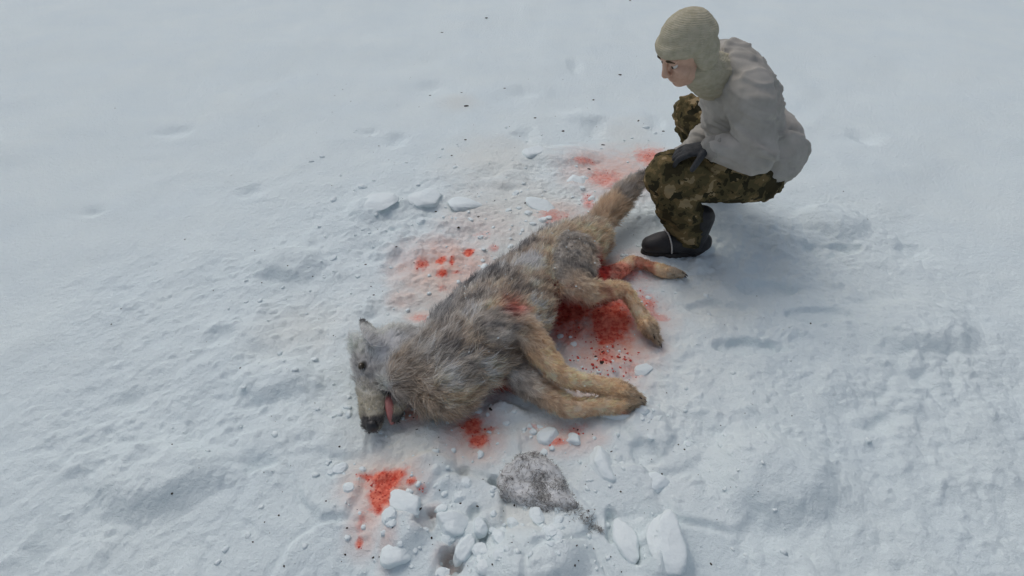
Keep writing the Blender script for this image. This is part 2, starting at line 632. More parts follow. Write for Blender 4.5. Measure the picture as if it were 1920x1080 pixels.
def hair_mesh(name, P, D, N, L, W, croot, ctip, curl=.25):
    """thin tapered three-point blades"""
    n = len(P)
    side = np.cross(D, N + .6 * rng.normal(size=(n, 3)))
    side /= np.linalg.norm(side, axis=1)[:, None] + 1e-9
    mid = P + D * (L * .55)[:, None] + N * (L * .06)[:, None]
    tip = P + D * L[:, None] - N * (L * curl * .5)[:, None] + rng.normal(size=(n, 3)) * (L * .06)[:, None]
    hw = (W * .5)[:, None]
    V = np.empty((n, 5, 3))
    V[:, 0], V[:, 1] = P - side * hw - N * .002, P + side * hw - N * .002
    V[:, 2], V[:, 3] = mid - side * hw * .8, mid + side * hw * .8
    V[:, 4] = tip
    b = (np.arange(n) * 5)[:, None]
    q = b + np.array([[0, 1, 3, 2]])
    t = b + np.array([[2, 3, 4]])
    me = mesh_np(name, V.reshape(-1, 3), [q, t])
    C = np.empty((n, 5, 3))
    C[:, 0] = C[:, 1] = croot
    C[:, 2] = C[:, 3] = croot * .5 + ctip * .5
    C[:, 4] = ctip
    attr_c(me, 'pelt', C.reshape(-1, 3))
    return me


# ------------------------------------------------------------------ the wolf
def g5(px, py, z, r, r2=None):
    p = G(px, py, z)
    return (*p, r, r if r2 is None else r2)


Z = (0, 0, 1)
spine_st = [g5(748, 688, .125, .080, .088), g5(800, 690, .128, .100, .120), g5(850, 668, .132, .115, .150), g5(898, 632, .138, .122, .172),
            g5(948, 578, .138, .124, .168), g5(1005, 520, .125, .110, .135), g5(1062, 474, .122, .110, .130), g5(1108, 446, .115, .075, .085)]
head_st = [g5(766, 668, .130, .088, .100), g5(730, 668, .134, .086, .104), g5(712, 690, .126, .074, .092), g5(703, 718, .108, .052, .064),
           g5(700, 746, .094, .040, .047), g5(698, 772, .083, .035, .040), g5(698, 794, .074, .028, .031)]
jaw_st = [g5(752, 698, .112, .044, .048), g5(752, 728, .098, .030, .030), g5(748, 755, .080, .024, .022), g5(742, 782, .064, .019, .018)]
fl_up = [g5(915, 625, .20, .085, .10), g5(955, 612, .215, .065, .075), g5(990, 630, .20, .045, .050), g5(1030, 680, .155, .034, .036), g5(1062, 708, .125, .030, .031), g5(1115, 720, .095, .026, .028),
         g5(1155, 731, .07, .031, .036), g5(1180, 740, .055, .024, .033)]
fl_lo = [g5(930, 672, .09, .07, .08), g5(985, 714, .075, .045, .048), g5(1040, 750, .06, .032, .034), g5(1075, 764, .055, .029, .031), g5(1125, 760, .05, .026, .027), g5(1156, 757, .042, .031, .035),
         g5(1178, 756, .034, .024, .032)]
hl_up = [g5(1070, 478, .17, .085, .11), g5(1068, 510, .19, .075, .095), g5(1082, 542, .18, .055, .062), g5(1125, 547, .15, .040, .044), g5(1164, 543, .125, .027, .033),
         g5(1180, 556, .11, .024, .027), g5(1203, 592, .07, .023, .026), g5(1214, 610, .05, .030, .035), g5(1222, 622, .04, .023, .031)]
hl_lo = [g5(1075, 505, .08, .07, .09), g5(1110, 520, .07, .052, .060), g5(1150, 513, .065, .036, .040), g5(1178, 495, .065, .026, .030), g5(1190, 490, .062, .024, .026), g5(1215, 498, .052, .021, .022),
         g5(1243, 508, .042, .028, .032), g5(1262, 512, .035, .022, .028)]
tail_st = [g5(1104, 442, .12, .040), g5(1126, 414, .125, .045), g5(1150, 388, .14, .047), g5(1172, 364, .165, .042), g5(1193, 344, .195, .030), g5(1206, 332, .215, .016)]

wolf = empty('wolf', tuple(G(930, 600, 0)))
tag(wolf, 'dead grey and tan wolf lying on its side on blood-stained snow', 'wolf')

parts = [tube(spine_st, Z, 5, 26), tube(head_st, Z, 5, 22), tube(jaw_st, Z, 4, 14)]
for st in (fl_up, fl_lo, hl_up, hl_lo, tail_st):
    parts.append(tube(st, Z, 4, 16))
# cheek and ruff masses
parts.append(ellip(G(752, 706, .145), (.075, .06, .06)))
parts.append(ellip(G(835, 718, .12), (.11, .085, .10)))
parts.append(ellip(G(905, 610, .19), (.11, .12, .075)))
parts.append(ellip(G(1070, 480, .16), (.11, .12, .085)))


def ear(base, tip, w, th):
    b, t = np.array(base), np.array(tip)
    st = []
    for k, s in ((0, 1.0), (.35, .92), (.7, .55), (.95, .14)):
        p = b + (t - b) * k
        st.append((*p, th * (1 - .5 * k), w * s))
    nrm = np.cross(t - b, np.array((.9, -.2, .3)))
    return tube(st, np.cross(t - b, nrm), 3, 14)


EAR1 = (G(716, 648, .200), G(676, 598, .235))
EAR2 = (G(680, 664, .12), G(656, 628, .10))
parts.append(ear(*EAR1, .070, .013))
parts.append(ear(*EAR2, .055, .012))


# toes
def toes(st, parts_, spread=.027):
    p2, p1 = np.array(st[-1][:3]), np.array(st[-2][:3])
    d = (p2 - p1) / np.linalg.norm(p2 - p1)
    up = np.array((0, 0, 1.0))
    s = np.cross(d, up)
    s /= np.linalg.norm(s)
    tips = []
    for k, (o, f) in enumerate(((-1.35, .012), (-.5, .030), (.5, .030), (1.35, .012))):
        c = p2 + s * o * spread * .55 + up * (o * spread * .75) + d * f
        st2 = [(*(c - d * .035), .012), (*(c - d * .005), .0135), (*(c + d * .012), .011)]
        parts_.append(tube(st2, (0, 0, 1), 2, 10))
        tips.append((c + d * .016, d))
    return tips


claw_pts = []
for st in (fl_up, fl_lo, hl_up, hl_lo):
    claw_pts.append(toes(st, parts))
body_me = fuse('wolf_body', parts, .006, 5, .5)
bv, bn = co_of(body_me), no_of(body_me)

# bones for colouring and for the lie of the hair
BONES = [('trunk', spine_st), ('head', head_st), ('head', jaw_st), ('leg', fl_up), ('leg', fl_lo), ('leg', hl_up), ('hind_low', hl_lo), ('tail', tail_st)]
D_AX = np.array([-.75, .62, 0.0])
D_AX /= np.linalg.norm(D_AX)


def classify(P):
    n = len(P)
    best = np.full(n, 9.0)
    cls = np.zeros(n, int)
    par = np.zeros(n)
    flow = np.zeros((n, 3))
    cen = np.zeros((n, 3))
    rad = np.ones(n)
    wsum = np.zeros((n, 1))
    for bi, (kind, st) in enumerate(BONES):
        pts = np.array([s[:3] for s in st])
        rr = np.array([max(s[3], s[4]) if len(s) > 4 else s[3] for s in st])
        m = len(pts) - 1
        for i in range(m):
            d, t = seg_dist(P, pts[i], pts[i + 1])
            r = rr[i] * (1 - t) + rr[i + 1] * t
            q = d / r
            dirv = (pts[i + 1] - pts[i])
            dirv = dirv / np.linalg.norm(dirv)
            if kind == 'head':
                dirv = -dirv
            w = (1 / (q ** 6 + .02))[:, None]
            flow += dirv * w
            wsum += w
            nb = q < best
            best = np.where(nb, q, best)
            cls = np.where(nb, bi, cls)
            par = np.where(nb, (i + t) / m, par)
            cen = np.where(nb[:, None], pts[i] + t[:, None] * (pts[i + 1] - pts[i]), cen)
            rad = np.where(nb, r, rad)
    flow /= np.linalg.norm(flow, axis=1)[:, None] + 1e-9
    return cls, par, flow, cen, rad


WOUNDS = [(G(958, 585, .25), .060, .5), (G(918, 725, .04), .08, 1.0), (G(1060, 590, .05), .15, 1.0), (G(1105, 585, .04), .14, 1.0), (G(1130, 590, .02), .10, 1.0), (G(1120, 508, .12), .085, .95),
          (G(1170, 512, .07), .075, .6), (G(1150, 515, .06), .08, .65), (G(1205, 500, .06), .06, .5), (G(735, 760, .06), .035, .7), (G(1165, 765, .03), .03, .6), (G(1195, 575, .06), .04, .4)]
DARK, GREY, PALE = np.array((.10, .10, .105)), np.array((.36, .355, .35)), np.array((.72, .70, .67))
TAN, OCH, CREAM = np.array((.50, .40, .30)), np.array((.54, .405, .265)), np.array((.70, .63, .52))


def pelt(P, jit=0.0):
    cls, par, flow, cen, rad = classify(P)
    n = len(P)
    n1 = noise3(P, 9, 3)
    n2 = noise3(P, 26, 5)
    dv = ((P - cen) @ D_AX) / rad
    c = np.empty((n, 3))
    kinds = np.array([k for k, _ in BONES])[cls]
    # trunk: dark saddle, grey flank, tan belly
    f = sstep(-.9, .6, dv + .9 * n1)
    tr_ = TAN + (GREY - TAN) * f[:, None]
    s = sstep(.35, .95, dv + 1.1 * n1 + .4 * n2)
    tr_ = tr_ + (DARK * 1.3 - tr_) * (s * .92)[:, None]
    pl = sstep(.10, .42, n2 + .4 * n1)
    tr_ = tr_ + (PALE - tr_) * (pl * .6)[:, None]
    dk = sstep(.08, .4, -n2 + .5 * n1)
    tr_ = tr_ + (DARK - tr_) * (dk * .8)[:, None]
    # rear half is more tan, neck is darker grey
    rear = sstep(.45, .75, par)
    tr_ = tr_ + (TAN * 1.05 - tr_) * (rear * .5 * (1 - s))[:, None]
    neck = 1 - sstep(.10, .38, par)
    tr_ = tr_ + (np.array((.30, .285, .265)) - tr_) * (neck * .5)[:, None]
    hd = GREY + (np.array((.46, .47, .44)) - GREY) * sstep(-.3, .3, n1)[:, None]
    muz = sstep(.30, .85, par + .30 * n2)
    hd = hd + (np.array((.27, .235, .17)) - hd) * (muz * .75)[:, None]
    hd = hd + (DARK * 1.6 - hd) * (sstep(.05, .4, n1 + .6 * n2) * .4)[:, None]
    lips = sstep(.80, 1.0, par + .25 * n2)
    hd = hd + (np.array((.05, .05, .055)) - hd) * (lips * .85)[:, None]
    lg = OCH + (TAN - OCH) * sstep(-.4, .4, n1 + .5 * n2)[:, None]
    lg = lg + (CREAM - lg) * (sstep(.1, .4, n2) * .35)[:, None]
    toe = sstep(.82, .97, par)
    lg = lg + (np.array((.22, .19, .15)) - lg) * (toe * .6)[:, None]
    up = 1 - sstep(.12, .42, par)
    lg = lg + (tr_ - lg) * up[:, None]
    tl = TAN * .95 + (GREY * .9 - TAN * .95) * sstep(-.3, .3, n1)[:, None]
    tl = tl + (DARK - tl) * (sstep(.7, .98, par) * .75)[:, None]
    for k, a in (('trunk', tr_), ('head', hd), ('leg', lg), ('hind_low', lg), ('tail', tl)):
        m = kinds == k
        c[m] = a[m]
    # pale cheek, dark ear rims, dark patch at the mouth corner
    for p, r, colr, st in ((G(727, 660, .19), .055, (.62, .64, .65), .9), (EAR1[1], .035, (.04, .04, .045), .85), (G(730, 728, .11), .035, (.035, .035, .04), .9), (G(985, 500, .24), .06, (.62, .59, .57), .7), (G(1000, 487, .24), .025, (.85, .85, .85), .8),
                           (G(868, 700, .2), .06, (.08, .08, .075), .6), (G(950, 660, .17), .06, (.13, .10, .08), .6), (G(672, 636, .15), .05, (.42, .45, .43), .6), (G(880, 595, .26), .045, (.55, .53, .51), .6)):
        w = st * (1 - sstep(.4, 1.3, np.linalg.norm(P - p, axis=1) / r + .5 * n2))
        c = c + (np.array(colr) - c) * w[:, None]
    er = np.linalg.norm(P - (G(712, 690, .126) + np.array((-.046, -.040, .058))), axis=1)
    c = c + (np.array((.03, .03, .03)) - c) * (.9 * (1 - sstep(.016, .026, er)))[:, None]
    bl = np.zeros(n)
    for p, r, st in WOUNDS:
        bl = np.maximum(bl, st * (1 - sstep(.45, 1.15, np.linalg.norm(P - p, axis=1) / r + .8 * n2)))
    redc = np.array((.24, .02, .018)) + (np.array((.62, .07, .05)) - np.array((.24, .02, .018))) * sstep(-.3, .3, n2)[:, None]
    c = c + (redc - c) * bl[:, None]
    return c, kinds, par, flow, bl


bc, *_ = pelt(bv)
attr_c(body_me, 'pelt', np.clip(bc * 1.4, 0, .85))
body = link('body', body_me, M_HIDE, wolf)

EYE_ = G(712, 690, .126) + np.array((-.046, -.040, .058))
NH = 210000
P, N = sample(body_me, NH)
ok = P[:, 2] > .012
P, N = P[ok], N[ok]
C, kinds, par, flow, bl = pelt(P)
L = np.full(len(P), .03)
tk = kinds == 'trunk'
L[tk] = .044 + .020 * (1 - sstep(.15, .5, par[tk]))
L[kinds == 'head'] = .034 - .023 * sstep(.22, .5, par[kinds == 'head'])
lk = (kinds == 'leg')
L[lk] = .028 - .012 * sstep(.3, .55, par[lk])
L[kinds == 'hind_low'] = .008
L[kinds == 'tail'] = .05
ed = np.linalg.norm(P - EAR1[1], axis=1) < .085
L[ed] = .009
L[np.linalg.norm(P - EAR2[1], axis=1) < .06] = .008
L[np.linalg.norm(P - EYE_, axis=1) < .024] = .003
L *= .65 + .7 * rng.random(len(P))
# clumps: neighbouring hairs lean the same way and share a tone
cell = np.floor(P / .016).astype(int)
hsh = (_h(cell[:, 0] + cell[:, 2] * 57, cell[:, 1] - cell[:, 2] * 31, 5))
hs2 = (_h(cell[:, 0] + cell[:, 2] * 57, cell[:, 1] - cell[:, 2] * 31, 15))
hs3 = (_h(cell[:, 0] + cell[:, 2] * 57, cell[:, 1] - cell[:, 2] * 31, 25))
lean = np.stack([hsh - .5, hs2 - .5, hs3 - .5], 1)
T = flow - (np.sum(flow * N, 1))[:, None] * N
Dd = T * .9 + N * (.34 + .25 * (hsh[:, None] - .3)) + lean * .95 + rng.normal(size=P.shape) * .16
wet = bl > .4
Dd[wet] -= N[wet] * .12
Dd /= np.linalg.norm(Dd, axis=1)[:, None]
tone = (.72 + .45 * hs2 + .25 * rng.random(len(P)))[:, None]
C = np.clip(C * np.where(bl > .3, 1.25, np.where(np.isin(kinds, ('leg', 'hind_low', 'tail')), 1.5, 1.75))[:, None], 0, .88)
croot, ctip = np.clip(C * tone, 0, .9), np.clip(C * tone * 1.15, 0, .92)
blk = (rng.random(len(P)) < .30) & tk & (bl < .3)
ctip[blk] *= .35
fair = (rng.random(len(P)) < .16) & (kinds != 'head') & (bl < .3)
ctip[fair] = ctip[fair] * .4 + PALE * .7
W = np.where(tk | (kinds == 'tail'), .0018, .0015)
fur_me = hair_mesh('wolf_fur', P, Dd, N, L, W, croot, ctip)
fur = link('fur', fur_me, M_FUR, body, smooth=False)
fur.matrix_parent_inverse = Matrix.Identity(4)
fur.matrix_parent_inverse = (Matrix.Translation(wolf.location) @ body.matrix_parent_inverse).inverted()

M_BLACK = simple('wet_black_skin', (.012, .012, .013), (.03, .028, .03), 60, .35, 220, .001, .5)
M_TONGUE = simple('tongue_pink', (.42, .15, .14), (.55, .24, .22), 40, .4, 260, .001, .5)
M_CLAW = simple('claw_horn', (.03, .025, .02), (.09, .075, .06), 60, .4)
M_TOOTH = simple('tooth_ivory', (.62, .56, .42), (.75, .70, .58), 40, .35)
M_EYE = simple('dull_eye', (.02, .015, .008), (.05, .035, .015), 80, .15, spec=.6)


def part(name, p, m, parent, smooth=True):
    return link(name, mesh_pd(name, *p), m, parent, smooth)


nose_me = fuse('nose', [ellip(G(698, 801, .082), (.022, .016, .019)), ellip(G(697, 795, .092), (.018, .016, .013))], .004, 3)
link('nose', nose_me, M_BLACK, wolf)
tg = [g5(724, 736, .098, .008, .014), g5(729, 750, .096, .008, .016), g5(732, 766, .088, .007, .017), g5(735, 782, .070, .006, .015), g5(737, 793, .048, .005, .010)]
part('tongue', tube(tg, (.5, -.5, .7), 4, 12), M_TONGUE, wolf)
EYE = G(712, 690, .126) + np.array((-.046, -.040, .058))
part('eye', ellip(EYE + np.array((0, 0, -.005)), (.010, .013, .010)), M_EYE, wolf)
for a, b in (((709, 774, .064), (718, 782, .058)), ((732, 774, .062), (723, 765, .068))):
    A, B = G(*a), G(*b)
    part('tooth', tube([(*A, .0055), (*((A + B) / 2), .004), (*B, .0012)], Z, 2, 8), M_TOOTH, wolf)
for tips in claw_pts:
    for p, d in tips:
        q = p + d * .017 + np.array((0, 0, -.006))
        part('claw', tube([(*(p - d * .004), .0045), (*(p + d * .008 + np.array((0, 0, .001))), .0038), (*q, .0010)], Z, 3, 8), M_CLAW, wolf)

# ------------------------------------------------------------------ crouching person at the wolf's rump
person = empty('person', (.80, 2.30, gz(.8, 2.3)))
tag(person, 'person in camouflage trousers and black boots crouching behind the wolf', 'person')
M_SKIN = simple('skin', (.52, .33, .24), (.60, .40, .30), 25, .55, 200, .001)
M_JACKET = simple('pale_jacket_cloth', (.36, .345, .31), (.44, .42, .385), 14, .9, 420, .0012, .1)
M_HAT = simple('khaki_wool', (.40, .37, .27), (.50, .465, .355), 40, .95, 300, .003, .1)
_nt = M_HAT.node_tree
_w = nd(_nt, 'ShaderNodeTexWave', wave_type='BANDS', bands_direction='Z')
_w.inputs['Scale'].default_value = 55
_w.inputs['Distortion'].default_value = 3.0
_w.inputs['Detail Scale'].default_value = 2.5
_nt.links.new(nd(_nt, 'ShaderNodeTexCoord').outputs['Object'], _w.inputs['Vector'])
bump(_nt, _nt.nodes['Principled BSDF'], _w.outputs['Fac'], .0014)
M_BOOT = simple('black_rubber', (.014, .014, .016), (.035, .033, .034), 18, .55, 120, .002, .4)
M_SOLE = simple('sole_rubber', (.02, .02, .02), (.05, .045, .042), 40, .8, 90, .003)
M_LACE = simple('lace_cord', (.45, .44, .42), (.62, .61, .58), 60, .9)
M_GLOVE = simple('black_glove', (.015, .017, .02), (.05, .052, .055), 30, .6, 260, .0015)


def camo_material():
    m, nt, b = mat('camouflage_cloth')
    pos = nd(nt, 'ShaderNodeTexCoord').outputs['Object']
    a = noise_node(nt, 13, 3, .55, pos)
    c = ramp(nt, a.outputs['Fac'], [(0, (.045, .038, .020)), (.44, (.10, .082, .040)), (.53, (.155, .115, .055)), (.60, (.30, .23, .13))])
    c.color_ramp.interpolation = 'CONSTANT'
    a2 = noise_node(nt, 17, 3, .5, pos)
    a2.inputs['Distortion'].default_value = .6
    k = ramp(nt, a2.outputs['Fac'], [(0, (0, 0, 0)), (.60, (1, 1, 1))])
    k.color_ramp.interpolation = 'CONSTANT'
    cc = mixc(nt, k.outputs[0], c.outputs[0], (.035, .032, .018))
    nt.links.new(cc, b.inputs['Base Color'])
    b.inputs['Roughness'].default_value = .9
    b.inputs['Specular IOR Level'].default_value = .1
    w = noise_node(nt, 500, 2, .5, pos)
    bump(nt, b, w.outputs['Fac'], .001)
    return m


M_CAMO = camo_material()


def wrinkle(me, amp, f, seed, axis_scale=(1, 1, 1)):
    v, n = co_of(me), no_of(me)
    p = v * np.array(axis_scale)
    k = noise3(p, f, seed)
    ridg = 1 - np.abs(noise3(p, f * 1.7, seed + 3)) * 4
    set_co(me, v + n * (amp * (k + .35 * np.clip(ridg, -1, 1)))[:, None])


A = np.array
HIPC = A((1.06, 2.34, .37))
L_HIP, L_KNEE, L_ANK = A((1.03, 2.22, .36)), A((.615, 2.125, .425)), A((.80, 2.14, .11))
R_HIP, R_KNEE, R_ANK = A((1.07, 2.46, .36)), A((.85, 2.72, .43)), A((1.05, 2.66, .11))
CHEST, SHC = A((.93, 2.33, .64)), A((.87, 2.32, .74))
L_SH, L_EL, L_WR = A((.89, 2.13, .74)), A((.93, 2.03, .54)), A((.775, 2.085, .56))
R_SH, R_EL, R_WR = A((.87, 2.51, .74)), A((.97, 2.57, .46)), A((.775, 2.475, .30))
HEADC = A((.625, 2.155, .90))


def s4(p, r, r2=None):
    return (*p, r, r if r2 is None else r2)


def mid(a, b, t):
    return a + (b - a) * t


# head frame: +x face, +z crown
face = Vector((-.80, -.34, -.50)).normalized()
upv = Vector((-.30, -.10, 1)).normalized()
yv = upv.cross(face).normalized()
zv = face.cross(yv).normalized()
HM = Matrix((face, yv, zv)).transposed().to_4x4()
HM.translation = Vector(HEADC)
hp = [ellip((-.012, 0, .025), (.095, .077, .095)), ellip((.030, 0, -.055), (.058, .056, .062)), ellip((.052, 0, -.085), (.034, .034, .024)),
      ellip((.072, .0, .028), (.022, .058, .014)), ellip((.056, .042, -.028), (.028, .024, .028)), ellip((.056, -.042, -.028), (.028, .024, .028)),
      tube([(.088, 0, .020, .008), (.097, 0, -.005, .0105), (.103, 0, -.026, .0145)], (0, 1, 0), 3, 10), ellip((.098, .011, -.030), (.011, .009, .008)), ellip((.098, -.011, -.030), (.011, .009, .008)),
      ellip((.074, .031, .0135), (.015, .018, .0075)), ellip((.074, -.031, .0135), (.015, .018, .0075)), ellip((.072, .031, -.009), (.014, .018, .007)), ellip((.072, -.031, -.009), (.014, .018, .007)),
      ellip((.086, 0, -.054), (.010, .024, .006)), ellip((.083, 0, -.064), (.011, .021, .007)),
      ellip((-.010, .079, -.012), (.019, .008, .031)), ellip((-.010, -.079, -.012), (.019, .008, .031))]
hp = [xf(p, HM) for p in hp]
neck0 = np.array(HM @ Vector((-.035, 0, -.06)))
bodyp = hp + [tube([s4(neck0, .055), s4(mid(neck0, SHC, .5), .056), s4(SHC, .06)], Z, 3, 14),
              tube([s4(SHC, .08, .15), s4(CHEST, .10, .14), s4(mid(CHEST, HIPC, .5), .10, .13), s4(HIPC, .11, .14)], (-.9, 0, .4), 4, 20)]
for sh, el, wr in ((L_SH, L_EL, L_WR), (R_SH, R_EL, R_WR)):
    bodyp.append(tube([s4(mid(SHC, sh, .4), .06), s4(sh, .052), s4(el, .038), s4(wr, .026)], Z, 3, 12))
for hip, kn, an in ((L_HIP, L_KNEE, L_ANK), (R_HIP, R_KNEE, R_ANK)):
    bodyp.append(tube([s4(mid(HIPC, hip, .6), .085), s4(hip, .08), s4(mid(hip, kn, .5), .060), s4(mid(hip, kn, .93), .040), s4(mid(kn, an, .1), .036), s4(mid(kn, an, .4), .042), s4(an, .034)], Z, 4, 14))
pb = fuse('person_body', bodyp, .0045, 3, .5)
link('body', pb, M_SKIN, person)
for s in (-1, 1):
    e = part('eye', xf(ellip((.073, s * .031, .003), (.012, .0125, .010)), HM), simple('eye_white', (.6, .58, .55), (.68, .66, .62), 20, .3), person)
    ir = part('iris', xf(ellip((.0835, s * .031, .002), (.003, .0065, .0065)), HM), M_EYE, e)
    ir.matrix_parent_inverse = (Matrix.Translation(person.location) @ e.matrix_parent_inverse).inverted()
    part('eyebrow', xf(tube([(.088, s * .012, .027, .0035), (.091, s * .030, .032, .004), (.080, s * .050, .026, .003)], Z, 3, 8), HM), simple('brow_hair', (.05, .035, .02), (.09, .06, .035), 90), person)

# knitted cap with ear flaps, turned-up brim, and a neck warmer
hatp = [ellip((-.018, 0, .052), (.105, .090, .088)), ellip((-.030, .072, -.010), (.050, .020, .065)), ellip((-.030, -.072, -.010), (.050, .020, .065)), ellip((-.070, 0, -.015), (.045, .070, .070))]
brim = []
for k in range(25):
    a = 2 * math.pi * k / 24
    brim.append((-.014 + .102 * math.cos(a), .088 * math.sin(a), .046 + .010 * math.cos(a), .024, .011))
hatp.append(tube(brim, Z, 2, 12, caps=False))
hat_me = fuse('hat', [xf(p, HM) for p in hatp], .0055, 3)
wrinkle(hat_me, .0025, 14, 4)
link('hat', hat_me, M_HAT, person)
nw = []
c0 = np.array(HM @ Vector((-.012, 0, -.105)))
nwp = tube([s4(c0 + A((.0, 0, .02)), .072, .072), s4(mid(c0, SHC, .4), .086, .088), s4(mid(c0, SHC, .62), .085, .09)], (0, 1, 0), 4, 20)
nw_me = fuse('neck_warmer', [nwp], .006, 2)
wrinkle(nw_me, .007, 13, 9, (1, 1, 3))
link('neck_warmer', nw_me, M_HAT, person)

# jacket: torso, sleeves, cuffs, hem
jp = [tube([s4(SHC + A((-.02, 0, .03)), .10, .175), s4(SHC, .125, .20), s4(CHEST, .15, .195), s4(mid(CHEST, HIPC, .5), .155, .185), s4(HIPC + A((.02, 0, .06)), .175, .205)], (-.9, 0, .4), 4, 26),
      ellip(SHC + A((.03, 0, .015)), (.10, .14, .09))]
for sh, el, wr in ((L_SH, L_EL, L_WR), (R_SH, R_EL, R_WR)):
    jp.append(tube([s4(mid(SHC, sh, .5), .095), s4(sh, .085), s4(mid(sh, el, .5), .072), s4(el, .064), s4(mid(el, wr, .5), .055), s4(mid(el, wr, .88), .046)], Z, 4, 16))
jk = fuse('jacket', jp, .0075, 5)
wrinkle(jk, .016, 5, 31, (1, 1, 1.5))
def folds(me, amp, f, seed, sc):
    v, n = co_of(me), no_of(me)
    p = v * np.array(sc)
    k = vnoise(p[:, 0] * f + p[:, 2] * f * .7, p[:, 2] * f - p[:, 1] * f * .6, seed) - vnoise(p[:, 1] * f + 5, p[:, 2] * f * .8 + p[:, 0] * f * .5, seed + 2)
    set_co(me, v + n * (amp * (np.exp(-(k / .09) ** 2) - .3 * np.exp(-((k - .2) / .1) ** 2)))[:, None])


folds(jk, .011, 6, 61, (1, 1, 1.9))
folds(jk, .006, 11, 66, (.7, 1, 2.4))
jacket = link('jacket', jk, M_JACKET, person)


def sub(o, par):
    o.matrix_parent_inverse = (Matrix.Translation(person.location) @ par.matrix_parent_inverse).inverted()
    return o


M_TRIM = simple('jacket_trim', (.29, .28, .255), (.36, .345, .315), 40, .9, 300, .002, .1)
for el, wr in ((L_EL, L_WR), (R_EL, R_WR)):
    sub(part('cuff', tube([s4(mid(el, wr, .86), .050), s4(mid(el, wr, .92), .055), s4(mid(el, wr, 1.0), .048)], Z, 3, 20), M_TRIM, jacket), jacket)
cr = []
for k in range(21):
    a = 2 * math.pi * k / 20
    cr.append((*(SHC + A((-.075, -.03, .055)) + A((.085 * math.cos(a), .105 * math.sin(a), .03 * math.cos(a)))), .030, .016))
cm = fuse('collar', [tube(cr, Z, 2, 12, caps=False)], .006, 2)
wrinkle(cm, .012, 14, 12)
sub(link('collar', cm, M_JACKET, jacket), jacket)
tp = [tube([s4(HIPC + A((.0, 0, .04)), .10, .14), s4(HIPC + A((0, 0, -.02)), .13, .165), s4(HIPC + A((.02, 0, -.07)), .11, .15)], (1, 0, 0), 3, 22)]
for hip, kn, an in ((L_HIP, L_KNEE, L_ANK), (R_HIP, R_KNEE, R_ANK)):
    tp.append(tube([s4(mid(HIPC, hip, .5), .115), s4(hip, .115), s4(mid(hip, kn, .5), .098), s4(mid(hip, kn, .9), .085), s4(kn, .074), s4(mid(kn, an, .25), .080), s4(mid(kn, an, .6), .082), s4(mid(kn, an, .92), .068)], Z, 4, 18))
tp += [ellip(L_KNEE + A((.01, .0, -.005)), (.082, .080, .082)), ellip(R_KNEE + A((.01, 0, -.005)), (.082, .080, .082))]
tr = fuse('trousers', tp, .0075, 4)
wrinkle(tr, .016, 8, 41, (1, 1, 1.6))
folds(tr, .010, 8, 71, (1, 1, 2.0))
folds(tr, .005, 15, 75, (1, 1, 2.0))
link('trousers', tr, M_CAMO, person)


def boot(ank, heading):
    d = A((math.cos(heading), math.sin(heading), 0))
    s = A((-d[1], d[0], 0))
    g = gz(ank[0] + d[0] * .06, ank[1] + d[1] * .06) - .006
    b0 = A((ank[0], ank[1], g))
    st = lambda f, z, rz, rw: (*(b0 + d * f + A((0, 0, z))), rz, rw)
    up = [tube([st(-.055, .055, .045, .040), st(0, .060, .050, .046), st(.08, .064, .054, .052), st(.145, .058, .048, .052), st(.185, .052, .038, .042)], Z, 4, 18),
          tube([st(-.005, .05, .055, .05), st(-.012, .12, .056, .052), st(-.02, .19, .058, .054)], (1, 0, 0), 4, 18)]
    bm = fuse('boot', up, .005, 3)
    o = link('boot', bm, M_BOOT, person)
    # sole: stepped outline
    prof = []
    for k in range(28):
        a = 2 * math.pi * k / 28
        f = .070 + .152 * math.cos(a)
        w = .047 * math.sin(a) * (1.08 if math.cos(a) > 0 else .88) * (1 - .25 * math.exp(-((f - .03) / .04) ** 2))
        prof.append((f, w))
    V, F = [], []
    for zz, k in ((-.004, .97), (.012, 1.0), (.022, 1.0), (.028, .95)):
        for f, w in prof:
            V.append(b0 + d * (.07 + (f - .07) * k) + s * w * k + A((0, 0, zz)))
    for i in range(3):
        for k in range(28):
            F.append((i * 28 + k, i * 28 + (k + 1) % 28, (i + 1) * 28 + (k + 1) % 28, (i + 1) * 28 + k))
    F += [tuple(range(27, -1, -1)), tuple(range(84, 112))]
    so = part('sole', (np.array(V), F), M_SOLE, o, False)
    so.matrix_parent_inverse = (Matrix.Translation(person.location) @ o.matrix_parent_inverse).inverted()
    lc = []
    for k in range(9):
        th = R(-25 + 18 * k)
        lc.append((*(b0 + d * (.125 - .0035 * k) + s * .0555 * math.sin(th) + A((0, 0, max(.063 + .056 * math.cos(th), .03)))), .0032))
    la = part('lace', tube(lc, Z, 4, 8), M_LACE, o)
    la.matrix_parent_inverse = (Matrix.Translation(person.location) @ o.matrix_parent_inverse).inverted()
    return o


boot(L_ANK, math.pi + .06)
boot(R_ANK, math.pi - .25)


